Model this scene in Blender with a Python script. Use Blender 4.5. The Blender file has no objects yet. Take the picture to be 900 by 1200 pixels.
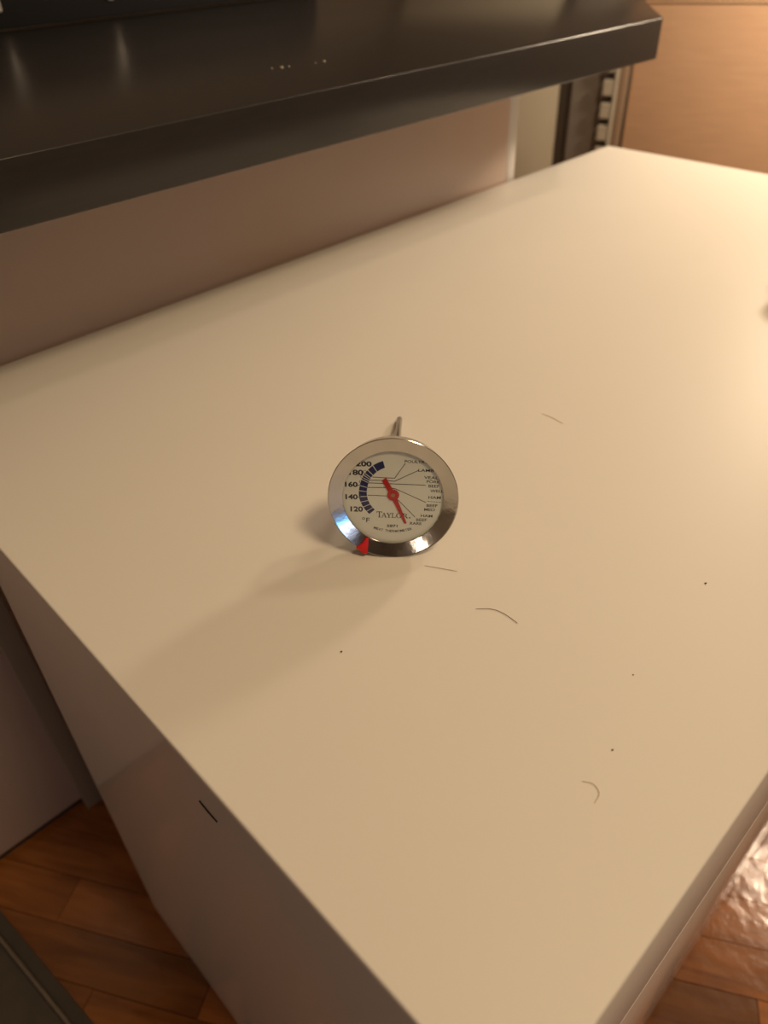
import bpy, bmesh, math, random
from mathutils import Vector, Matrix

scene = bpy.context.scene
COL = scene.collection
random.seed(7)
T = 0.5558                      # height of the white tabletop above the floor

# ------------------------------------------------------------------ camera
RC = ((0.71366720, -0.69977557, -0.03151643),      # camera right
      (-0.46041514, -0.43469630, -0.77398774),     # camera down
      (0.52791764, 0.56688031, -0.63241575))       # camera forward
cam_data = bpy.data.cameras.new('camera')
cam = bpy.data.objects.new('camera', cam_data)
COL.objects.link(cam)
cam_data.sensor_fit = 'VERTICAL'
cam_data.sensor_height = 36.0
cam_data.lens = 872.893 / 1200.0 * 36.0
cam_data.clip_start = 0.01
cam_data.dof.use_dof = True
cam_data.dof.focus_distance = 0.385
cam_data.dof.aperture_fstop = cam_data.lens / 3.6
m = Matrix.Identity(4)
for i in range(3):
    m[i][0] = RC[0][i]
    m[i][1] = -RC[1][i]
    m[i][2] = -RC[2][i]
m[2][3] = 0.28 + T
cam.matrix_world = m
scene.camera = cam

# ------------------------------------------------------------------ view, world, lights
scene.view_settings.view_transform = 'Standard'
scene.view_settings.look = 'None'
scene.view_settings.exposure = 0.0
scene.view_settings.gamma = 1.0
scene.view_settings.use_curve_mapping = False
scene.cycles.use_denoising = True
scene.cycles.max_bounces = 8

world = bpy.data.worlds.new('world')
scene.world = world
world.use_nodes = True
world.node_tree.nodes['Background'].inputs[0].default_value = (1.0, 0.72, 0.45, 1)
world.node_tree.nodes['Background'].inputs[1].default_value = 0.02


def add_light(name, kind, loc, energy, color, size, aim=None):
    d = bpy.data.lights.new(name, kind)
    d.energy = energy
    d.color = color
    if kind == 'AREA':
        d.shape = 'DISK'
        d.size = size
    else:
        d.shadow_soft_size = size
    o = bpy.data.objects.new(name, d)
    COL.objects.link(o)
    o.location = loc
    if aim is not None:
        o.rotation_euler = (Vector(aim) - Vector(loc)).to_track_quat('-Z', 'Y').to_euler()
    return o


WARM = (1.0, 0.73, 0.43)
add_light('side_lamp_light', 'POINT', (1.50, 0.25, T + 0.48), 30.0, (1.0, 0.79, 0.56), 0.08)
add_light('ceiling_lamp_light', 'AREA', (0.34, -0.80, 2.36), 23.0, WARM, 0.50, (0.40, 0.0, 0))
add_light('second_ceiling_light', 'AREA', (2.15, -0.12, 2.36), 8.5, (1.0, 0.74, 0.52), 0.22, (1.2, -0.1, 0))
add_light('chest_side_fill', 'POINT', (-1.90, 0.25, T - 0.05), 5.0, (1.0, 0.70, 0.44), 0.06)  # unseen fill, added to brighten the left side of the chest
add_light('small_lamp_light', 'POINT', (-1.65, -0.88, T + 0.39), 2.6, (1.0, 0.80, 0.60), 0.06)


# ------------------------------------------------------------------ materials
def srgb(r, g, b):
    f = lambda c: (c / 255 / 12.92) if c / 255 <= 0.04045 else ((c / 255 + 0.055) / 1.055) ** 2.4
    return (f(r), f(g), f(b), 1.0)


def mat(name, color, rough=0.5, metal=0.0, noise=0.0, nscale=40.0, bump=0.0, spec=0.5, stretch=None, coat=0.0):
    mt = bpy.data.materials.new(name)
    mt.use_nodes = True
    nt = mt.node_tree
    b = nt.nodes['Principled BSDF']
    b.inputs['Base Color'].default_value = color
    b.inputs['Roughness'].default_value = rough
    b.inputs['Metallic'].default_value = metal
    b.inputs['Specular IOR Level'].default_value = spec
    b.inputs['Coat Weight'].default_value = coat
    b.inputs['Coat Roughness'].default_value = 0.06
    if noise > 0 or bump > 0:
        tc = nt.nodes.new('ShaderNodeTexCoord')
        mp = nt.nodes.new('ShaderNodeMapping')
        nz = nt.nodes.new('ShaderNodeTexNoise')
        nz.inputs['Scale'].default_value = nscale
        nz.inputs['Detail'].default_value = 4.0
        if stretch:
            mp.inputs['Scale'].default_value = stretch
        nt.links.new(tc.outputs['Object'], mp.inputs['Vector'])
        nt.links.new(mp.outputs['Vector'], nz.inputs['Vector'])
        if noise > 0:
            mr = nt.nodes.new('ShaderNodeMapRange')
            mr.inputs['From Min'].default_value = 0.25
            mr.inputs['From Max'].default_value = 0.75
            mr.inputs['To Min'].default_value = 1.0 - noise
            mr.inputs['To Max'].default_value = 1.0 + noise
            mx = nt.nodes.new('ShaderNodeVectorMath')
            mx.operation = 'SCALE'
            mx.inputs[0].default_value = color[:3]
            nt.links.new(nz.outputs['Fac'], mr.inputs['Value'])
            nt.links.new(mr.outputs['Result'], mx.inputs['Scale'])
            nt.links.new(mx.outputs['Vector'], b.inputs['Base Color'])
        if bump > 0:
            bp = nt.nodes.new('ShaderNodeBump')
            bp.inputs['Strength'].default_value = bump
            bp.inputs['Distance'].default_value = 0.002
            nt.links.new(nz.outputs['Fac'], bp.inputs['Height'])
            nt.links.new(bp.outputs['Normal'], b.inputs['Normal'])
    return mt


M = {}
M['white_top'] = mat('white_satin_laminate', (0.80, 0.775, 0.72, 1), 0.50, spec=0.35, noise=0.012, nscale=6)
M['white_gloss'] = mat('white_gloss_laminate', (0.76, 0.725, 0.68, 1), 0.13, noise=0.01, nscale=5)
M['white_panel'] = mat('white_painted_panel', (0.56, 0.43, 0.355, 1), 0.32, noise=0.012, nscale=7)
M['shade_leg'] = mat('shade_toned_leg', (0.34, 0.28, 0.20, 1), 0.5, noise=0.03, nscale=9)  # white leg browned in its colour to hold the shade it stands in
M['black_top'] = mat('black_brown_laminate', (0.024, 0.0215, 0.0215, 1), 0.25, noise=0.10, nscale=30, stretch=(1, 8, 8))
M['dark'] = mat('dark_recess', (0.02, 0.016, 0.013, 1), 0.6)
M['appliance'] = mat('matt_black_plastic', (0.006, 0.006, 0.007, 1), 0.6, spec=0.2, noise=0.1, nscale=50)
M['pale_metal'] = mat('pale_metal', (0.55, 0.52, 0.48, 1), 0.4, 0.3, noise=0.03)
M['cardboard'] = mat('tan_cardboard', (0.50, 0.315, 0.195, 1), 0.75, noise=0.06, nscale=14, stretch=(1, 1, 9))
M['olive'] = mat('olive_painted_panel', (0.50, 0.455, 0.36, 1), 0.6, noise=0.03, nscale=6)
M['grey'] = mat('dark_grey_panel', (0.27, 0.245, 0.22, 1), 0.5, noise=0.04, nscale=8)
M['cream'] = mat('cream_plastic', (0.42, 0.38, 0.31, 1), 0.5, noise=0.03)
M['brown_edge'] = mat('brown_edging', (0.25, 0.17, 0.11, 1), 0.6, noise=0.05)
M['mat_grey'] = mat('dark_grey_rubber', (0.075, 0.066, 0.055, 1), 0.5, noise=0.12, nscale=60, bump=0.1)
M['wall'] = mat('wall_paint', (0.30, 0.25, 0.20, 1), 0.8, noise=0.02, nscale=3)
M['ceiling'] = mat('ceiling_paint', (0.75, 0.72, 0.66, 1), 0.9, noise=0.01, nscale=3)
M['grout'] = mat('dark_floor_joint', (0.05, 0.022, 0.010, 1), 0.6, noise=0.1)
M['crumb'] = mat('pale_crumb', (0.55, 0.50, 0.42, 1), 0.7, noise=0.1, nscale=300)
M['speck'] = mat('brown_speck', (0.10, 0.065, 0.035, 1), 0.8, noise=0.1, nscale=300)
M['hair'] = mat('brown_hair', (0.16, 0.10, 0.05, 1), 0.5, noise=0.05, nscale=300)
M['hair_pale'] = mat('pale_hair', (0.42, 0.30, 0.19, 1), 0.5, noise=0.05, nscale=300)
M['cup'] = mat('brown_stoneware', (0.16, 0.10, 0.06, 1), 0.45, noise=0.08, nscale=60)
M['steel'] = mat('brushed_steel', (0.54, 0.52, 0.49, 1), 0.20, 1.0, noise=0.06, nscale=90)
M['case_steel'] = mat('case_steel', (0.36, 0.34, 0.31, 1), 0.22, 1.0, noise=0.05, nscale=60)
M['stem_steel'] = mat('stem_steel', (0.40, 0.37, 0.33, 1), 0.30, 1.0, noise=0.06, nscale=90)
M['dial'] = mat('dial_enamel', (0.82, 0.815, 0.77, 1), 0.5, noise=0.01, nscale=90)
M['navy'] = mat('navy_print', srgb(28, 32, 92), 0.5, noise=0.05, nscale=200)
M['num'] = mat('slate_print', srgb(34, 36, 54), 0.5, noise=0.05, nscale=200)
M['ink'] = mat('grey_print', srgb(34, 31, 28), 0.5, noise=0.05, nscale=200)
M['red'] = mat('red_pointer_paint', srgb(190, 26, 20), 0.4, noise=0.04, nscale=200)
M['red_clip'] = mat('red_plastic', srgb(214, 14, 14), 0.35, noise=0.04, nscale=200)
M['screw'] = mat('brass_screw', (0.45, 0.25, 0.15, 1), 0.35, 0.8, noise=0.05, nscale=200)


def make_bezel_wear(mt):
    """chrome with fine smears in its roughness, as on a much handled bezel"""
    nt = mt.node_tree
    b = nt.nodes['Principled BSDF']
    tc = nt.nodes.new('ShaderNodeTexCoord')
    nz = nt.nodes.new('ShaderNodeTexNoise')
    nz.inputs['Scale'].default_value = 120
    nz.inputs['Detail'].default_value = 5
    mr = nt.nodes.new('ShaderNodeMapRange')
    mr.inputs['To Min'].default_value = 0.05
    mr.inputs['To Max'].default_value = 0.20
    bp = nt.nodes.new('ShaderNodeBump')
    bp.inputs['Strength'].default_value = 0.10
    bp.inputs['Distance'].default_value = 0.001
    nt.links.new(tc.outputs['Object'], nz.inputs['Vector'])
    nt.links.new(nz.outputs['Fac'], mr.inputs['Value'])
    nt.links.new(mr.outputs['Result'], b.inputs['Roughness'])
    nt.links.new(nz.outputs['Fac'], bp.inputs['Height'])
    nt.links.new(bp.outputs['Normal'], b.inputs['Normal'])


make_bezel_wear(M['steel'])


def glass_mat():
    mt = bpy.data.materials.new('clear_lens')
    mt.use_nodes = True
    nt = mt.node_tree
    nt.nodes.clear()
    out = nt.nodes.new('ShaderNodeOutputMaterial')
    mix = nt.nodes.new('ShaderNodeMixShader')
    tr = nt.nodes.new('ShaderNodeBsdfTransparent')
    tr.inputs[0].default_value = (0.97, 0.98, 0.97, 1)
    gl = nt.nodes.new('ShaderNodeBsdfGlossy')
    gl.inputs['Roughness'].default_value = 0.08
    lw = nt.nodes.new('ShaderNodeLayerWeight')
    lw.inputs['Blend'].default_value = 0.5
    pw = nt.nodes.new('ShaderNodeMath')
    pw.operation = 'POWER'
    pw.inputs[1].default_value = 4.0
    ma = nt.nodes.new('ShaderNodeMath')
    ma.operation = 'MULTIPLY_ADD'
    ma.inputs[1].default_value = 0.7
    ma.inputs[2].default_value = 0.025
    nt.links.new(lw.outputs['Facing'], pw.inputs[0])
    nt.links.new(pw.outputs[0], ma.inputs[0])
    nt.links.new(ma.outputs[0], mix.inputs[0])
    nt.links.new(tr.outputs[0], mix.inputs[1])
    nt.links.new(gl.outputs[0], mix.inputs[2])
    nt.links.new(mix.outputs[0], out.inputs[0])
    return mt


M['glass'] = glass_mat()


def wood_mat():
    mt = bpy.data.materials.new('parquet_wood')
    mt.use_nodes = True
    nt = mt.node_tree
    b = nt.nodes['Principled BSDF']
    tc = nt.nodes.new('ShaderNodeTexCoord')
    oi = nt.nodes.new('ShaderNodeObjectInfo')
    add = nt.nodes.new('ShaderNodeVectorMath')
    add.operation = 'ADD'
    sc = nt.nodes.new('ShaderNodeVectorMath')
    sc.operation = 'SCALE'
    sc.inputs[0].default_value = (37, 11, 23)
    mp = nt.nodes.new('ShaderNodeMapping')
    mp.inputs['Scale'].default_value = (5, 34, 34)
    nz = nt.nodes.new('ShaderNodeTexNoise')
    nz.inputs['Scale'].default_value = 1.6
    nz.inputs['Detail'].default_value = 6
    nz.inputs['Distortion'].default_value = 0.6
    ramp = nt.nodes.new('ShaderNodeValToRGB')
    ramp.color_ramp.elements[0].position = 0.25
    ramp.color_ramp.elements[0].color = (0.155, 0.050, 0.011, 1)
    ramp.color_ramp.elements[1].position = 0.8
    ramp.color_ramp.elements[1].color = (0.44, 0.165, 0.040, 1)
    mr = nt.nodes.new('ShaderNodeMapRange')
    mr.inputs['To Min'].default_value = 0.62
    mr.inputs['To Max'].default_value = 1.35
    mul = nt.nodes.new('ShaderNodeVectorMath')
    mul.operation = 'SCALE'
    wav = nt.nodes.new('ShaderNodeTexNoise')
    wav.inputs['Scale'].default_value = 55
    wav.inputs['Detail'].default_value = 3
    bp = nt.nodes.new('ShaderNodeBump')
    bp.inputs['Strength'].default_value = 0.11
    bp.inputs['Distance'].default_value = 0.004
    L = nt.links.new
    L(oi.outputs['Random'], sc.inputs['Scale'])
    L(tc.outputs['Object'], mp.inputs['Vector'])
    L(mp.outputs['Vector'], add.inputs[0])
    L(sc.outputs['Vector'], add.inputs[1])
    L(add.outputs['Vector'], nz.inputs['Vector'])
    L(nz.outputs['Fac'], ramp.inputs['Fac'])
    L(oi.outputs['Random'], mr.inputs['Value'])
    L(ramp.outputs['Color'], mul.inputs[0])
    L(mr.outputs['Result'], mul.inputs['Scale'])
    L(mul.outputs['Vector'], b.inputs['Base Color'])
    geo = nt.nodes.new('ShaderNodeNewGeometry')
    L(geo.outputs['Position'], wav.inputs['Vector'])
    L(wav.outputs['Fac'], bp.inputs['Height'])
    L(bp.outputs['Normal'], b.inputs['Normal'])
    b.inputs['Roughness'].default_value = 0.16
    b.inputs['Coat Weight'].default_value = 0.4
    b.inputs['Coat Roughness'].default_value = 0.10
    L(bp.outputs['Normal'], b.inputs['Coat Normal'])
    return mt


M['wood'] = wood_mat()


def screen_mat():
    mt = bpy.data.materials.new('lit_screen')
    mt.use_nodes = True
    nt = mt.node_tree
    b = nt.nodes['Principled BSDF']
    b.inputs['Base Color'].default_value = (0.01, 0.01, 0.01, 1)
    tc = nt.nodes.new('ShaderNodeTexCoord')
    sep = nt.nodes.new('ShaderNodeSeparateXYZ')
    ramp = nt.nodes.new('ShaderNodeValToRGB')
    ramp.color_ramp.elements[0].color = (0.02, 0.42, 1.0, 1)
    ramp.color_ramp.elements[1].color = (0.75, 0.72, 0.80, 1)
    nt.links.new(tc.outputs['Generated'], sep.inputs[0])
    nt.links.new(sep.outputs['Z'], ramp.inputs['Fac'])
    nt.links.new(ramp.outputs['Color'], b.inputs['Emission Color'])
    b.inputs['Emission Strength'].default_value = 6.5
    return mt


M['screen'] = screen_mat()


# ------------------------------------------------------------------ helpers
def bx(bm, lo, hi, bevel=0.0, seg=2):
    r = bmesh.ops.create_cube(bm, size=1.0)
    vs = r['verts']
    for v in vs:
        v.co = Vector([lo[i] + (v.co[i] + 0.5) * (hi[i] - lo[i]) for i in range(3)])
    if bevel > 0:
        es = set()
        for v in vs:
            es.update(v.link_edges)
        bmesh.ops.bevel(bm, geom=list(es), offset=bevel, segments=seg, profile=0.5, affect='EDGES')
    return vs


def prism(bm, pts, z0, z1, bevel=0.0, seg=2):
    n = len(pts)
    lo = [bm.verts.new((p[0], p[1], z0)) for p in pts]
    hi = [bm.verts.new((p[0], p[1], z1)) for p in pts]
    fs = [bm.faces.new(lo[::-1]), bm.faces.new(hi)]
    for i in range(n):
        fs.append(bm.faces.new((lo[i], lo[(i + 1) % n], hi[(i + 1) % n], hi[i])))
    bmesh.ops.recalc_face_normals(bm, faces=fs)
    if bevel > 0:
        es = set()
        for f in fs:
            es.update(f.edges)
        bmesh.ops.bevel(bm, geom=list(es), offset=bevel, segments=seg, profile=0.5, affect='EDGES')


def lathe(bm, prof, n=96, close=False):
    """prof: (radius, height) pairs turned about local z; radius 0 ends close on the axis"""
    rings = []
    for r, h in prof:
        if r <= 1e-9:
            rings.append([bm.verts.new((0, 0, h))])
        else:
            rings.append([bm.verts.new((r * math.cos(2 * math.pi * k / n), r * math.sin(2 * math.pi * k / n), h)) for k in range(n)])
    pairs = list(zip(rings[:-1], rings[1:]))
    if close:
        pairs.append((rings[-1], rings[0]))
    for a, b in pairs:
        for k in range(n):
            k2 = (k + 1) % n
            if len(a) == 1 and len(b) == 1:
                continue
            if len(a) == 1:
                bm.faces.new((a[0], b[k], b[k2]))
            elif len(b) == 1:
                bm.faces.new((a[k], a[k2], b[0]))
            else:
                bm.faces.new((a[k], a[k2], b[k2], b[k]))
    bmesh.ops.recalc_face_normals(bm, faces=bm.faces[:])


def obj(name, bm, material, parent=None, smooth=False, loc=None):
    me = bpy.data.meshes.new(name)
    bm.to_mesh(me)
    bm.free()
    me.materials.append(material)
    if smooth:
        for p in me.polygons:
            p.use_smooth = True
        try:
            me.set_sharp_from_angle(angle=math.radians(35))
        except Exception:
            pass
    o = bpy.data.objects.new(name, me)
    COL.objects.link(o)
    if parent is not None:
        o.parent = parent
    if loc is not None:
        o.location = loc
    return o


def box_obj(name, lo, hi, material, parent=None, bevel=0.0, seg=2):
    bm = bmesh.new()
    bx(bm, lo, hi, bevel, seg)
    return obj(name, bm, material, parent, smooth=bevel > 0)


def tag(o, label=None, cat=None, group=None, kind=None):
    if label:
        o['label'] = label
    if cat:
        o['category'] = cat
    if group:
        o['group'] = group
    if kind:
        o['kind'] = kind
    return o


def thing(name, label, cat, loc=(0, 0, 0), rotz=0.0, group=None):
    o = bpy.data.objects.new(name, None)
    o.empty_display_size = 0.05
    COL.objects.link(o)
    o.location = loc
    o.rotation_euler = (0, 0, rotz)
    return tag(o, label, cat, group)


# ------------------------------------------------------------------ the room
def struct(name, lo, hi, material):
    return tag(box_obj(name, lo, hi, material), kind='structure')


floor = struct('floor', (-2.4, -2.4, -0.06), (2.6, 2.6, -0.004), M['grout'])
struct('ceiling', (-2.4, -2.4, 2.40), (2.6, 2.6, 2.46), M['ceiling'])
struct('wall_back', (-2.4, 2.6, -0.06), (2.6, 2.68, 2.46), M['wall'])
struct('wall_front', (-2.4, -2.48, -0.06), (2.6, -2.4, 2.46), M['wall'])
struct('wall_left', (-2.48, -2.4, -0.06), (-2.4, 2.6, 2.46), M['wall'])
struct('wall_right', (2.6, -2.4, -0.06), (2.68, 2.6, 2.46), M['wall'])

# parquet strips, laid at an angle to the furniture, each its own piece of the floor
ang = math.radians(-58.5)
du = Vector((math.cos(ang), math.sin(ang), 0))
dn = Vector((-du.y, du.x, 0))          # across the strips
W, LEN = 0.0480, 0.300
pm_bm = bmesh.new()
bx(pm_bm, (-LEN / 2 + 0.0004, -W / 2 + 0.0004, -0.012), (LEN / 2 - 0.0004, W / 2 - 0.0004, 0.0))
plank_mesh = bpy.data.meshes.new('plank')
pm_bm.to_mesh(plank_mesh)
pm_bm.free()
plank_mesh.materials.append(M['wood'])
n_planks = 0
phase = Vector((0.449, 0.0, 0)).dot(dn)
for row in range(-22, 24):
    c = phase + (row + 0.5) * W
    off = ((row * 0.377 + 0.13) % 1.0) * LEN
    for k in range(-8, 9):
        p = dn * c + du * (k * LEN + off)
        right = 0.20 < p.x < 0.95 and -0.50 < p.y < 0.16
        left = -0.50 < p.x < 0.17 and -0.05 < p.y < 0.66
        if not (right or left):
            continue
        o = bpy.data.objects.new('plank', plank_mesh)
        COL.objects.link(o)
        o.parent = floor
        o.location = (p.x, p.y, random.uniform(-0.0001, 0.0))
        o.rotation_euler = (random.uniform(-0.0012, 0.0012), 0.0, ang)
        n_planks += 1
# the rest of the boards, too far off or hidden to be told apart
bm = bmesh.new()
for row in range(-90, 92):
    c = phase + (row + 0.5) * W
    off = ((row * 0.377 + 0.13) % 1.0) * LEN
    for k in range(-16, 17):
        p = dn * c + du * (k * LEN + off)
        right = 0.20 < p.x < 0.95 and -0.50 < p.y < 0.16
        left = -0.50 < p.x < 0.17 and -0.05 < p.y < 0.66
        if right or left or not (-2.2 < p.x < 2.4 and -2.2 < p.y < 2.4):
            continue
        a = LEN / 2 - 0.0005
        b_ = W / 2 - 0.0005
        lo = [bm.verts.new(p + du * (sx * a) + dn * (sy * b_) + Vector((0, 0, z))) for z in (-0.012, 0.0) for sx, sy in ((-1, -1), (1, -1), (1, 1), (-1, 1))]
        bm.faces.new(lo[4:8])
        for i in range(4):
            j = (i + 1) % 4
            bm.faces.new((lo[i], lo[j], lo[4 + j], lo[4 + i]))
tag(obj('far_planks', bm, M['wood'], floor), kind='stuff')

# ------------------------------------------------------------------ white chest
X0, X1, Y0, Y1, YS = 0.0585, 1.0395, 0.0164, 0.6110, 0.4443
chest = thing('chest_of_drawers', 'low white gloss chest of drawers with the thermometer standing on its top', 'chest', (0.5, 0.3, 0))


def local(o, bm):
    bmesh.ops.translate(bm, verts=bm.verts[:], vec=-Vector(o.location))
    return bm


bm = bmesh.new()
bx(bm, (X0, Y0, T - 0.0030), (X1, Y1, T), 0.0012, 3)
obj('top_panel', local(chest, bm), M['white_top'], chest, True)
for side in (0, 1):
    bm = bmesh.new()
    if side == 0:
        vs = bx(bm, (X0, Y0 + 0.001, 0.004), (X0 + 0.020, YS, T - 0.0031))
        for v in vs:                      # the panel leans outward by a few millimetres at the floor
            if v.co.z < 0.1:
                v.co.x -= 0.0070
        bmesh.ops.bevel(bm, geom=bm.edges[:], offset=0.0003, segments=1, profile=0.5, affect='EDGES')
    else:
        bx(bm, (X1 - 0.020, Y0 + 0.001, 0.004), (X1 - 0.0004, YS, T - 0.0031), 0.0003)
    obj('side_panel', local(chest, bm), M['white_gloss'], chest, True)
bm = bmesh.new()
bx(bm, (X0 + 0.021, YS - 0.012, 0.004), (X1 - 0.021, YS - 0.002, T - 0.0035))
obj('back_panel', local(chest, bm), M['white_gloss'], chest)
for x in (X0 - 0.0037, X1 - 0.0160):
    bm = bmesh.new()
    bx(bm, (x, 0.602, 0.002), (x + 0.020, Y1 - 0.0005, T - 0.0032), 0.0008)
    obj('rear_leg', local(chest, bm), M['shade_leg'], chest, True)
zs = [(T - 0.143, T - 0.0033), (0.012, T - 0.1452)]
for k, (a, b) in enumerate(zs):
    bm = bmesh.new()
    yf = Y0 + 0.0003 - 0.0003 * k
    bx(bm, (X0 + 0.021, yf, a), (X1 - 0.021, yf + 0.018, b), 0.0010, 2)
    obj('drawer', local(chest, bm), M['white_top' if k == 0 else 'white_gloss'], chest, True)
bm = bmesh.new()
bx(bm, (X0 + 0.021, Y0 + 0.022, 0.003), (X1 - 0.021, Y0 + 0.034, T - 0.0035))
obj('inner_rail', local(chest, bm), M['dark'], chest)
# small lifted chip of edging on the left side, just under the top
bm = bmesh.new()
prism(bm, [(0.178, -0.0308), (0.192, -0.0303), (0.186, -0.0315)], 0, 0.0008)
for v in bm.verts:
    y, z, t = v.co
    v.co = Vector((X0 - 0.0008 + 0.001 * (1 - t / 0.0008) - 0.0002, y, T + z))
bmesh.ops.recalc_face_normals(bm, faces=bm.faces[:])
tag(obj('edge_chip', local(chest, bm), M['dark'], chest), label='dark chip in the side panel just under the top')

# ------------------------------------------------------------------ black desk behind it
ZB, ZT = T + 0.1295, T + 0.1702
desk = thing('desk', 'black topped desk with a white panel base behind the white chest', 'desk', (0.4, 0.8, 0))
poly = [(-0.62, 0.5), (0.9285, 0.5), (1.235, 0.7285), (1.235, 1.140), (-0.62, 1.140)]
bm = bmesh.new()
prism(bm, poly, ZB, ZT, 0.0013, 3)
obj('desk_top', local(desk, bm), M['black_top'], desk, True)
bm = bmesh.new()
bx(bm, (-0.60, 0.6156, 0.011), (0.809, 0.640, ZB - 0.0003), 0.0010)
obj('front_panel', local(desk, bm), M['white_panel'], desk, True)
bm = bmesh.new()
bx(bm, (0.8095, 0.618, 0.002), (0.8330, 0.650, ZB - 0.0003), 0.006, 4)
tag(obj('end_post', local(desk, bm), M['white_gloss'], desk, True), label='white rounded post at the panel end')
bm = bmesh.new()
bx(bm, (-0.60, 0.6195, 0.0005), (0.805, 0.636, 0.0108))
obj('shadow_gap_strip', local(desk, bm), M['dark'], desk)  # dark strip standing in for the shadow gap under the panel
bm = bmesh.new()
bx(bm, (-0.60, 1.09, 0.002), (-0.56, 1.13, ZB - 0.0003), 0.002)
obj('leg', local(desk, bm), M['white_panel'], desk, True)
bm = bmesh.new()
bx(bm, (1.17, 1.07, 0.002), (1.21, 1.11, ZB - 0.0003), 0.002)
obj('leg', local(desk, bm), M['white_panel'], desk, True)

# crumbs on the desk top
CRUMB = ['largest pale crumb of the left cluster on the black desk top', 'pale crumb just right of the largest one on the black desk top',
         'smallest pale crumb, leftmost on the black desk top', 'larger of the two right-hand pale crumbs on the black desk top',
         'smaller of the two right-hand pale crumbs on the black desk top']
for i, (x, y, r) in enumerate([(0.4630, 0.606, 0.0016), (0.470, 0.6045, 0.0011), (0.4560, 0.611, 0.0008), (0.5055, 0.598, 0.0014), (0.497, 0.600, 0.0008)]):
    bm = bmesh.new()
    bmesh.ops.create_icosphere(bm, subdivisions=1, radius=r)
    for v in bm.verts:
        v.co *= random.uniform(0.75, 1.25)
        v.co.z *= 0.6
    lo = min(v.co.z for v in bm.verts)
    o = obj('crumb', bm, M['crumb'], None, loc=(x, y, ZT - lo))
    tag(o, CRUMB[i], 'crumb', 'crumbs on the desk top')

# black appliance at the rear of the desk
ap = thing('black_appliance', 'matt black box with pale upright strips at the rear of the black desk', 'appliance', (0.30, 1.2, ZT))
bm = bmesh.new()
bx(bm, (-0.30, -0.075, 0.002), (0.645, -0.061, 0.19), 0.002)
obj('front_panel', bm, M['appliance'], ap, True)
bm = bmesh.new()
bx(bm, (-0.295, -0.0608, 0.0), (0.640, -0.012, 0.188), 0.003)
obj('body', bm, M['appliance'], ap, True)
for x in (0.131, 0.283):
    bm = bmesh.new()
    bx(bm, (x - 0.0035, -0.0795, 0.021), (x + 0.0035, -0.0752, 0.185), 0.0012)
    obj('upright_strip', bm, M['pale_metal'], ap, True)

# ------------------------------------------------------------------ things standing beyond
# tan box, right
az = math.radians(-66.4)
bd = Vector((math.cos(az), math.sin(az), 0))
cb = thing('cardboard_box', 'tall tan cardboard box standing behind the right corner of the white chest', 'box', (1.515, 0.862, 0), az)
bm = bmesh.new()
bx(bm, (0.0, 0.0, 0.001), (0.62, 0.45, T + 0.123), 0.004)
obj('body', bm, M['cardboard'], cb, True)
bm = bmesh.new()
vs = bx(bm, (0.006, -0.0015, T + 0.1255), (0.614, 0.0035, T + 0.30), 0.001)
for v in bm.verts:
    v.co.y -= (v.co.z - T - 0.1255) * 0.10
obj('flap', bm, M['cardboard'], cb, True)
bm = bmesh.new()
bx(bm, (0.004, -0.0022, T + 0.1215), (0.616, 0.0020, T + 0.1253), 0.0008)
tag(obj('crease', bm, mat('pale_card_edge', (0.62, 0.43, 0.27, 1), 0.7, noise=0.05), cb, True), label='paler folded crease below the flap')

# slotted upright between the grey cabinet and the box
su = thing('slotted_upright', 'cream slotted upright with square teeth beside the tan box', 'rack', (1.49, 0.885, 0), math.radians(-68))
bm = bmesh.new()
bx(bm, (0.001, 0.0, 0.0), (0.009, 0.012, T + 0.20), 0.0015)
obj('spine', bm, M['cream'], su, True)
bm = bmesh.new()
bx(bm, (0.0095, 0.002, 0.0), (0.0250, 0.016, T + 0.20), 0.001)
tag(obj('edge_strip', bm, M['brown_edge'], su, True), label='brown edge strip')
tb = bmesh.new()
bx(tb, (-0.0195, 0.001, -0.0140), (0.0005, 0.011, 0.0140), 0.0010, 1)
tooth0 = None
for k in range(-13, 6):
    zc = T - 0.018 + k * 0.0410
    if tooth0 is None:
        tooth0 = obj('tooth', tb, M['cream'], su, True)
        o = tooth0
    else:
        o = tooth0.copy()
        COL.objects.link(o)
        o.parent = su
    o.location = (0, 0, zc)

# dark grey cabinet
gc = thing('grey_cabinet', 'dark grey cabinet in the gap under the black desk end', 'cabinet', (1.515, 0.895, 0), math.radians(113))
bm = bmesh.new()
bx(bm, (0.0, -0.050, 0.002), (0.110, -0.006, T + 0.26), 0.002)
obj('body', bm, M['grey'], gc, True)
bm = bmesh.new()
bx(bm, (0.002, -0.0055, 0.012), (0.085, 0.004, T + 0.255), 0.0015)
tag(obj('door', bm, M['grey'], gc, True), label='plain dark grey door')
bm = bmesh.new()
bx(bm, (0.0865, -0.0055, 0.012), (0.108, -0.002, T + 0.255), 0.001)
obj('hinge_strip', bm, mat('darker_strip', (0.075, 0.060, 0.048, 1), 0.5, noise=0.05), gc, True)
# olive panel
op = thing('olive_panel', 'olive grey upright panel between the white desk post and dark grey cabinet', 'panel', (1.515, 0.895, 0), math.radians(113))
bm = bmesh.new()
bx(bm, (0.1110, -0.030, 0.002), (0.45, -0.004, T + 0.28), 0.001)
obj('board', bm, M['olive'], op, True)
bm = bmesh.new()
bx(bm, (0.1110, -0.032, T + 0.2805), (0.45, -0.002, T + 0.30), 0.001)
obj('top_rail', bm, M['olive'], op, True)

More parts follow.
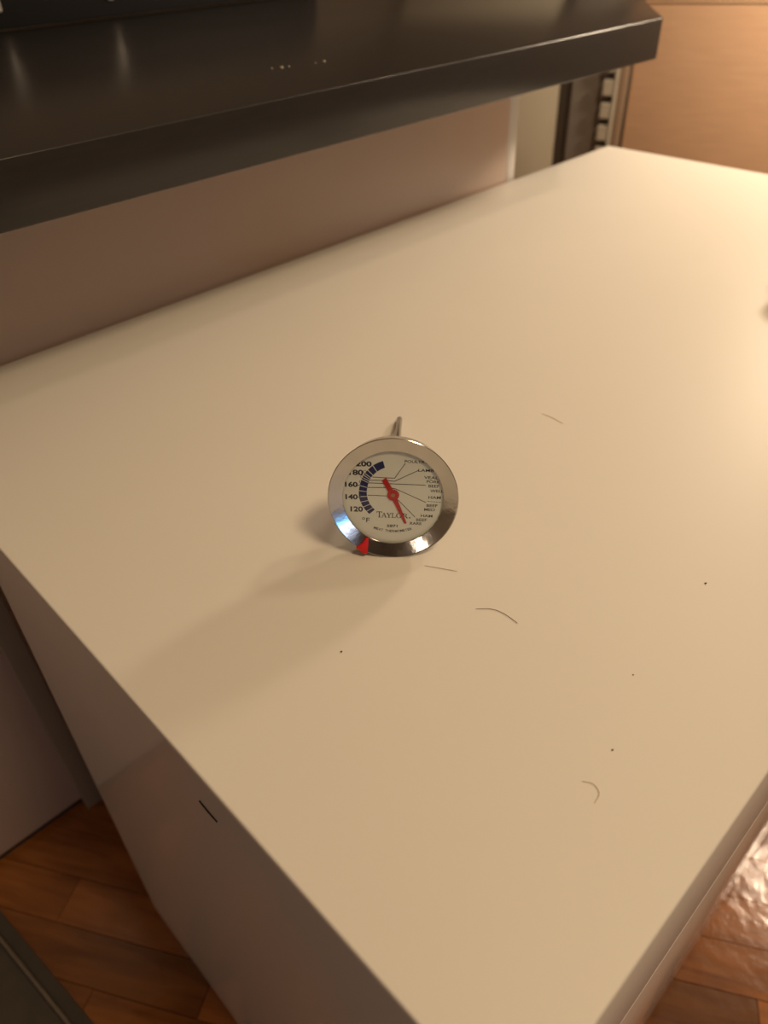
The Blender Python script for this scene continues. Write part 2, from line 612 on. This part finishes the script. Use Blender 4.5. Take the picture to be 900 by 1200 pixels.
# dark grey mat, lower left
mt_ = thing('floor_mat', 'dark grey floor mat with a paler raised edge on the wooden floor', 'mat', (-0.30, 0.25, 0.0005), math.radians(7.3))
bm = bmesh.new()
bx(bm, (-0.42, -0.50, 0.0), (0.2505, 0.325, 0.006), 0.002)
obj('pad', bm, M['mat_grey'], mt_, True)
bm = bmesh.new()
bx(bm, (0.2508, -0.50, 0.0), (0.2548, 0.325, 0.0085), 0.0012)
obj('raised_edge', bm, mat('paler_mat_edge', (0.16, 0.14, 0.12, 1), 0.4, noise=0.08), mt_, True)
bm = bmesh.new()
bx(bm, (0.2552, -0.50, 0.0), (0.2680, 0.325, 0.0035), 0.001)
obj('border', bm, M['mat_grey'], mt_, True)

# small dish at the right frame edge
dish = thing('dish', 'small brown dish at the right frame edge, casting a soft shadow on the white top', 'dish', (0.700, 0.184, T))
bm = bmesh.new()
lathe(bm, [(0, 0.0003), (0.022, 0.0003), (0.024, 0.0015), (0.0275, 0.012), (0.030, 0.0235), (0.0293, 0.0245), (0.0282, 0.0235), (0.0255, 0.012), (0.021, 0.004), (0, 0.0035)], 48)
obj('bowl', bm, M['cup'], dish, True)
bm = bmesh.new()
lathe(bm, [(0.0306, 0.0222), (0.0310, 0.0232), (0.0306, 0.0242), (0.0302, 0.0232)], 48, close=True)
obj('rim', bm, M['cup'], dish, True)

# unseen screen added behind the camera to put a blue glint in the bezel
scr = thing('added_screen', 'added bluish screen on a low stand, there for the blue glint in the bezel', 'added_screen', (-1.02, -1.93, 0), math.radians(-30))
bm = bmesh.new()
bx(bm, (-0.21, -0.03, T - 0.07), (0.21, 0.0, T + 0.20), 0.004)
obj('frame', bm, M['appliance'], scr, True)
bm = bmesh.new()
bx(bm, (-0.195, 0.0005, T - 0.055), (0.195, 0.003, T + 0.185))
obj('screen', bm, M['screen'], scr)
bm = bmesh.new()
bx(bm, (-0.35, -0.18, 0.001), (0.35, 0.14, T - 0.0705), 0.003)
obj('stand', bm, M['brown_edge'], scr, True)

# ------------------------------------------------------------------ the thermometer
mmf = 0.001
P0 = Vector((0.2156225, 0.2242153, 0.0338858 + T))
s_ax = Vector((0.7065092, 0.6675503, -0.2349925)).normalized()     # back along the stem
r_ax = Vector((0.6867821, -0.7268634, 0.0)).normalized()
u_ax = (-s_ax).cross(r_ax).normalized()
th = thing('meat_thermometer', 'round steel dial meat thermometer with red needle leaning back on its stem', 'thermometer')
Mt = Matrix.Identity(4)
for i in range(3):
    Mt[i][0] = r_ax[i]
    Mt[i][1] = u_ax[i]
    Mt[i][2] = -s_ax[i]
    Mt[i][3] = P0[i]
th.matrix_world = Mt            # local x right, y up, z out of the dial (metres)


def mmp(prof):
    return [(r * mmf, h * mmf) for r, h in prof]


bm = bmesh.new()
lathe(bm, mmp([(34.2, -0.05), (34.6, -0.0), (34.9, -0.25), (34.9, -0.7), (34.2, -3.2), (33.9, -3.3), (33.9, -2.6), (34.1, -0.9), (27.9, -2.35), (27.2, -2.5), (26.95, -2.2), (27.15, -1.85), (33.6, -0.22)]), 128, close=True)
obj('bezel', bm, M['steel'], th, True)
bm = bmesh.new()
lathe(bm, mmp([(33.85, -3.35), (34.15, -3.4), (31.95, -12.2), (31.4, -12.7), (30.2, -12.8), (29.8, -13.3), (29.2, -13.6), (6, -13.9), (0, -13.9), (0, -12.9), (29.0, -12.7), (31.0, -11.8), (33.0, -3.4)]), 128)
obj('case', bm, M['case_steel'], th, True)
bm = bmesh.new()
lathe(bm, mmp([(0, -13.95), (5.2, -13.95), (5.0, -16.0), (3.2, -18.0), (1.8, -19.0), (1.9, -100), (1.95, -134.6), (1.6, -135.6), (0.9, -136.0), (0, -136.1)]), 24)
obj('stem', bm, M['stem_steel'], th, True)
bm = bmesh.new()
lathe(bm, mmp([(0, -3.42), (30.5, -3.42), (30.5, -3.9), (0, -3.9)]), 96)
dial = obj('dial_face', bm, M['dial'], th, True)
bm = bmesh.new()
lathe(bm, mmp([(0, -2.52), (28.5, -2.52), (28.5, -2.62), (0, -2.62)]), 96)
obj('lens', bm, M['glass'], th, True)

# needle
Zp = -2.95
HUB = Vector((0.05, 1.62))


def flat(bm, pts, z, t):
    """printed or sheet shape in the dial plane, millimetres"""
    prism(bm, [(p[0] * mmf, p[1] * mmf) for p in pts], (z - t) * mmf, z * mmf)


bm = bmesh.new()
flat(bm, [(-5.75, 10.1), (-3.55, 11.75), (1.15, 2.4), (-1.5, 1.2)], Zp, 0.12)
flat(bm, [(-1.3, 0.9), (1.35, 2.1), (7.05, -15.0), (6.8, -15.3), (6.0, -15.3), (5.75, -15.0)], Zp, 0.12)
ndl = obj('needle', bm, M['red'], th)
bm = bmesh.new()
flat(bm, [(HUB.x + 3.2 * math.cos(a), HUB.y + 3.2 * math.sin(a)) for a in [k * math.pi / 24 for k in range(48)]], Zp + 0.12, 0.22)
obj('hub', bm, M['red'], ndl)
bm = bmesh.new()
flat(bm, [(HUB.x + 1.05 * math.cos(a), HUB.y + 1.05 * math.sin(a)) for a in [k * math.pi / 12 for k in range(24)]], Zp + 0.22, 0.30)
tag(obj('pin', bm, M['screw'], ndl), label='small brass pin')

# red clip on the rim
bm = bmesh.new()
prism(bm, [(p[0] * mmf, p[1] * mmf) for p in [(-15.3, -22.9), (-13.75, -23.1), (-14.0, -27.5), (-14.5, -31.6), (-15.2, -32.4), (-16.4, -32.3), (-20.6, -29.0), (-20.7, -28.1), (-17.6, -26.3)]], -1.2 * mmf, 0.75 * mmf, 0.0003, 2)
tag(obj('rim_clip', bm, M['red_clip'], th, True), label='red plastic marker clipped on the steel rim')

# printing on the dial
ZF = -3.42 + 0.03


def lerp_tab(tab, a):
    for (a0, v0), (a1, v1) in zip(tab[:-1], tab[1:]):
        if a <= a1:
            return v0 + (v1 - v0) * max(0.0, (a - a0) / (a1 - a0))
    return tab[-1][1]


OUT = [(104.5, 20.13), (122, 19.9), (132.2, 19.5), (140.3, 19.36), (164, 18.5), (183.6, 18.42), (221.4, 17.3)]
INN = [(104.5, 16.2), (121.3, 15.77), (132.8, 15.5), (139, 15.37), (159.5, 14.46), (180.7, 14.07), (220.3, 13.37)]
CUT = [104.5, 121.7, 132.6, 139.6, 143.4, 147.6, 151.5, 162.7, 172.3, 183.4, 193.6, 203.7, 213.9, 220.9]
for a0, a1 in zip(CUT[:-1], CUT[1:]):
    g0 = 0.65 if a0 > CUT[0] else 0
    g1 = 0.65 if a1 < CUT[-1] else 0
    n = 6
    an = [a0 + g0 + (a1 - g1 - a0 - g0) * k / n for k in range(n + 1)]
    pts = [(HUB.x + lerp_tab(OUT, a) * math.cos(math.radians(a)), HUB.y + lerp_tab(OUT, a) * math.sin(math.radians(a))) for a in an]
    pts += [(HUB.x + lerp_tab(INN, a) * math.cos(math.radians(a)), HUB.y + lerp_tab(INN, a) * math.sin(math.radians(a))) for a in an[::-1]]
    bm = bmesh.new()
    flat(bm, pts, ZF, 0.04)
    obj('scale_block', bm, M['navy'], dial)


def polyline(bm, pts, w, z=None):
    for p, q in zip(pts[:-1], pts[1:]):
        p = Vector(p)
        q = Vector(q)
        d = (q - p).normalized()
        n = Vector((-d.y, d.x)) * w / 2
        e = d * w * 0.3
        flat(bm, [p - e - n, q + e - n, q + e + n, p - e + n], ZF if z is None else z, 0.03)


for pts in ([(-10.7, 12.0), (-4.5, 11.6), (1.0, 11.3), (6.67, 19.58)],
            [(-12.3, 10.17), (-2.4, 9.95), (0.8, 9.5), (13.44, 15.6)],
            [(-13.07, 8.64), (-2.4, 8.15), (17.3, 7.2)],
            [(-13.7, 6.0), (-3.0, 5.9), (1.4, 5.15), (17.5, -2.9)],
            [(-13.5, 1.46), (-3.3, 0.95), (0.8, 0.2), (2.9, -1.69), (11.6, -11.6)]):
    bm = bmesh.new()
    polyline(bm, pts, 0.36)
    obj('leader_line', bm, M['ink'], dial)

# small curled ticks joining numerals and scale
for c in [(-14.7, 15.0), (-16.2, 12.3), (-16.9, 9.3)]:
    bm = bmesh.new()
    polyline(bm, [(c[0] + 0.85 * math.cos(t), c[1] + 0.85 * math.sin(t)) for t in [math.radians(20 + 30 * k) for k in range(11)]], 0.22)
    obj('tick', bm, M['num'], dial)
for pts in ([(-19.0, 6.9), (-18.2, 7.3), (-17.3, 7.6)], [(-19.2, 0.1), (-18.4, 0.5), (-17.6, 0.6)]):
    bm = bmesh.new()
    polyline(bm, pts, 0.28)
    obj('tick', bm, M['num'], dial)


def text_mesh(body, weight=0.0):
    cu = bpy.data.curves.new('lettering', 'FONT')
    cu.body = body
    cu.size = 1.0
    cu.resolution_u = 3
    cu.offset = weight
    cu.extrude = 0.01
    o = bpy.data.objects.new('lettering', cu)
    COL.objects.link(o)
    dg = bpy.context.evaluated_depsgraph_get()
    me = bpy.data.meshes.new_from_object(o.evaluated_get(dg))
    bpy.data.objects.remove(o)
    bpy.data.curves.remove(cu)
    return me


def print_text(body, p, width, height, angle, material, name='lettering', weight=0.0):
    """lay a word on the dial: lower left corner p, width and height in millimetres"""
    me = text_mesh(body, weight)
    xs = [v.co.x for v in me.vertices]
    ys = [v.co.y for v in me.vertices]
    zs_ = [v.co.z for v in me.vertices]
    ca, sa = math.cos(math.radians(angle)), math.sin(math.radians(angle))
    zm = max(zs_)
    for v in me.vertices:
        x = (v.co.x - min(xs)) / (max(xs) - min(xs)) * width
        y = (v.co.y - min(ys)) / (max(ys) - min(ys)) * height
        z = ZF if v.co.z > zm - 1e-4 else ZF - 0.03
        v.co = Vector(((p[0] + x * ca - y * sa) * mmf, (p[1] + x * sa + y * ca) * mmf, z * mmf))
    me.materials.clear()
    me.materials.append(material)
    o = bpy.data.objects.new(name, me)
    COL.objects.link(o)
    o.parent = dial
    return o


for body, p, w_, h_ in (('200', (-19.4, 18.15), 8.4, 3.0), ('180', (-23.2, 13.2), 7.6, 3.2), ('160', (-25.6, 6.35), 6.75, 3.1),
                        ('140', (-25.7, -0.95), 6.6, 3.1), ('120', (-23.3, -8.3), 6.8, 3.2)):
    print_text(body, p, w_, h_, -1.5, M['num'], 'numeral', 0.036)
print_text('F', (-15.0, -14.7), 1.9, 2.7, -3, M['num'], 'lettering', 0.012)
bm = bmesh.new()
polyline(bm, [(-16.3 + 0.62 * math.cos(t), -12.5 + 0.62 * math.sin(t)) for t in [k * math.pi / 8 for k in range(17)]], 0.3)
obj('degree_ring', bm, M['num'], dial)

H_ = 1.62
for body, p, w_, a in (('POULTRY', (6.4, 20.05), 12.2, -3), ('LAMB', (13.5, 15.0), 8.2, -2.5), ('VEAL', (16.5, 10.9), 7.6, -3), ('PORK', (17.9, 8.5), 7.2, -3),
                       ('BEEF', (18.9, 5.9), 5.7, -2), ('WELL', (19.8, 3.1), 7.2, -2), ('HAM', (18.9, -0.7), 6.6, -2),
                       ('BEEF', (17.9, -5.5), 5.9, -2), ('MED', (16.6, -7.9), 5.8, -2), ('HAM', (14.8, -11.6), 6.3, -3),
                       ('BEEF', (12.3, -14.1), 5.8, -1), ('RARE', (8.9, -16.2), 6.3, -2)):
    print_text(body, p, w_, H_, a, M['ink'], 'lettering', 0.014)
for k in range(5):
    x = 18.5 + 1.5 * k
    bm = bmesh.new()
    polyline(bm, [(x, -2.25 - 0.13 * k), (x + 0.95, -2.33 - 0.13 * k)], 0.28)
    obj('dash', bm, M['ink'], dial)
print_text('5871', (-3.7, -17.75), 5.8, 1.6, -1, M['ink'], 'lettering', 0.03)

# curved lettering, one letter at a time along the arc
word = 'MEAT THERMOMETER'
wid = {'M': 1.25, 'E': 1.0, 'A': 1.1, 'T': 1.0, 'H': 1.1, 'R': 1.05, 'O': 1.15, ' ': 0.8}
tot = sum(wid[c] for c in word)
cx, cy, rad = 0.35, 9.7, 30.6
a_start, a_end = math.radians(-112.3), math.radians(-71.2)
acc = 0.0
for c in word:
    a = a_start + (a_end - a_start) * (acc + wid[c] / 2) / tot
    acc += wid[c]
    if c == ' ':
        continue
    wmm = wid[c] * 1.08
    tang = math.degrees(a) + 90
    base = Vector((cx + rad * math.cos(a), cy + rad * math.sin(a)))
    t = Vector((math.cos(math.radians(tang)), math.sin(math.radians(tang))))
    q = base - t * wmm / 2
    print_text(c, (q.x, q.y), wmm, 1.45, tang, M['ink'], 'lettering', 0.02)

# larger serif capitals, drawn stroke by stroke on a unit square
def ring_glyph(cx_, cy_, ro, ri, a0=0, a1=360, n=20):
    quads = []
    for k in range(n):
        p, q = math.radians(a0 + (a1 - a0) * k / n), math.radians(a0 + (a1 - a0) * (k + 1) / n)
        quads.append([(cx_ + ri[0] * math.cos(p), cy_ + ri[1] * math.sin(p)), (cx_ + ro[0] * math.cos(p), cy_ + ro[1] * math.sin(p)),
                      (cx_ + ro[0] * math.cos(q), cy_ + ro[1] * math.sin(q)), (cx_ + ri[0] * math.cos(q), cy_ + ri[1] * math.sin(q))])
    return quads


def rect(x0, y0, x1, y1):
    return [(x0, y0), (x1, y0), (x1, y1), (x0, y1)]


GL = {
    'T': [rect(0.0, 0.90, 1.0, 1.0), [(0, 0.72), (0.06, 0.72), (0.12, 0.92), (0, 0.95)], [(1, 0.95), (0.88, 0.92), (0.94, 0.72), (1, 0.72)], rect(0.41, 0, 0.59, 0.95), rect(0.27, 0, 0.73, 0.07)],
    'A': [[(0.08, 0), (0.17, 0), (0.53, 0.96), (0.46, 1.0)], [(0.74, 0), (0.94, 0), (0.58, 1.0), (0.44, 1.0)], rect(0.25, 0.30, 0.72, 0.37), rect(0, 0, 0.30, 0.07), rect(0.64, 0, 1.0, 0.07)],
    'Y': [[(0.08, 1), (0.28, 1), (0.58, 0.46), (0.42, 0.42)], [(0.82, 1), (0.92, 1), (0.58, 0.44), (0.50, 0.48)], rect(0.41, 0, 0.59, 0.48), rect(0.27, 0, 0.73, 0.07), rect(0, 0.93, 0.36, 1), rect(0.70, 0.93, 1.0, 1)],
    'L': [rect(0.16, 0, 0.36, 1), rect(0.0, 0.93, 0.52, 1), rect(0.0, 0, 0.98, 0.09), [(0.84, 0.05), (0.98, 0.0), (1.0, 0.30), (0.94, 0.30)]],
    'O': ring_glyph(0.5, 0.5, (0.50, 0.52), (0.31, 0.44)),
    'R': [rect(0.10, 0, 0.29, 1), rect(0.0, 0, 0.40, 0.07), rect(0.0, 0.93, 0.30, 1), rect(0.25, 0.93, 0.45, 1), rect(0.25, 0.45, 0.45, 0.52)]
         + ring_glyph(0.43, 0.725, (0.36, 0.275), (0.18, 0.205), -90, 90, 10) + [[(0.38, 0.47), (0.56, 0.50), (1.02, 0.04), (1.0, 0.0), (0.80, 0.0)]],
}
slope = math.radians(-2.2)
bx0, by0 = -9.2, -11.75
for ch, x, w_, h_ in (('T', 0.0, 3.0, 3.55), ('A', 2.55, 2.95, 2.85), ('Y', 5.25, 2.95, 2.85), ('L', 8.05, 2.35, 2.85), ('O', 10.55, 3.15, 2.85), ('R', 14.1, 2.95, 2.85)):
    bm = bmesh.new()
    for q in GL[ch]:
        pts = []
        for px, py in q:
            lx, ly = x + px * w_, py * h_
            pts.append((bx0 + lx * math.cos(slope) - ly * math.sin(slope), by0 + lx * math.sin(slope) + ly * math.cos(slope)))
        flat(bm, pts, ZF, 0.03)
    obj('lettering', bm, M['ink'], dial)
bm = bmesh.new()
flat(bm, [(8.75 + 0.42 * math.cos(t), -12.1 + 0.42 * math.sin(t)) for t in [k * math.pi / 6 for k in range(12)]], ZF, 0.03)
obj('full_stop', bm, M['ink'], dial)

# ------------------------------------------------------------------ hairs and specks on the white top
def hair(name, pts, rad, material, label):
    bm = bmesh.new()
    # smooth the points, then sweep a small hexagon
    P = [Vector((x, y, T + rad + 0.0001 + z)) for x, y, z in pts]
    S = []
    for i in range(len(P) - 1):
        p0, p1, p2, p3 = P[max(i - 1, 0)], P[i], P[i + 1], P[min(i + 2, len(P) - 1)]
        for k in range(6):
            t = k / 6
            S.append(0.5 * ((2 * p1) + (p2 - p0) * t + (2 * p0 - 5 * p1 + 4 * p2 - p3) * t * t + (3 * p1 - p0 - 3 * p2 + p3) * t ** 3))
    S.append(P[-1])
    rings = []
    for i, p in enumerate(S):
        d = (S[min(i + 1, len(S) - 1)] - S[max(i - 1, 0)]).normalized()
        n = Vector((-d.y, d.x, 0)).normalized()
        w = rad * (0.35 if i in (0, len(S) - 1) else 1.0)
        rings.append([bm.verts.new(p + n * (w * math.cos(a)) + Vector((0, 0, w * math.sin(a)))) for a in [k * math.pi / 3 for k in range(6)]])
    for a, b in zip(rings[:-1], rings[1:]):
        for k in range(6):
            bm.faces.new((a[k], a[(k + 1) % 6], b[(k + 1) % 6], b[k]))
    bm.faces.new(rings[0][::-1])
    bm.faces.new(rings[-1])
    bmesh.ops.recalc_face_normals(bm, faces=bm.faces[:])
    return tag(obj(name, bm, material, None, True), label, 'hair')


hair('hair_strand', [(0.2109, 0.1611, 0), (0.2163, 0.1555, 0), (0.2184, 0.1490, 0), (0.2180, 0.1395, 0)], 0.00014, M['hair'], 'curved dark hair lying on the white top below the thermometer')
hair('hair_strand', [(0.2163, 0.2020, 0), (0.2206, 0.1946, 0), (0.2253, 0.1859, 0)], 0.00010, M['hair'], 'short straight hair lying on the white top right beside the steel rim')
hair('hair_strand', [(0.1675, 0.0680, 0), (0.1697, 0.0641, 0), (0.1678, 0.0601, 0), (0.1626, 0.0591, 0)], 0.00012, M['hair_pale'], 'pale curled hair lying near the front right edge of the white top')
hair('hair_strand', [(0.3857, 0.2481, 0), (0.3862, 0.2400, 0), (0.3848, 0.2296, 0)], 0.00012, M['hair_pale'], 'faint pale hair lying on the white top behind and right of the thermometer')


def speck(x, y, r, material, label):
    bm = bmesh.new()
    bmesh.ops.create_icosphere(bm, subdivisions=1, radius=r)
    for v in bm.verts:
        v.co *= random.uniform(0.7, 1.3)
        v.co.z *= 0.5
    lo = min(v.co.z for v in bm.verts)
    return tag(obj('speck', bm, material, None, loc=(x, y, T - lo + 0.00005)), label, 'speck')


speck(0.1445, 0.1895, 0.00050, M['speck'], 'tiny dark speck in the soft shadow left of the thermometer')
speck(0.1888, 0.0671, 0.00050, M['speck'], 'tiny dark speck near the front right edge above the curled hair')
speck(0.3077, 0.0866, 0.00060, M['speck'], 'tiny dark speck on the right of the white top')
speck(0.2295, 0.0819, 0.00040, M['speck'], 'tiny faint speck between the curved hair and right edge of the top')
speck(0.2235, 0.6085, 0.00110, M['crumb'], 'pale crumb on the back edge of the white top beside the desk panel')
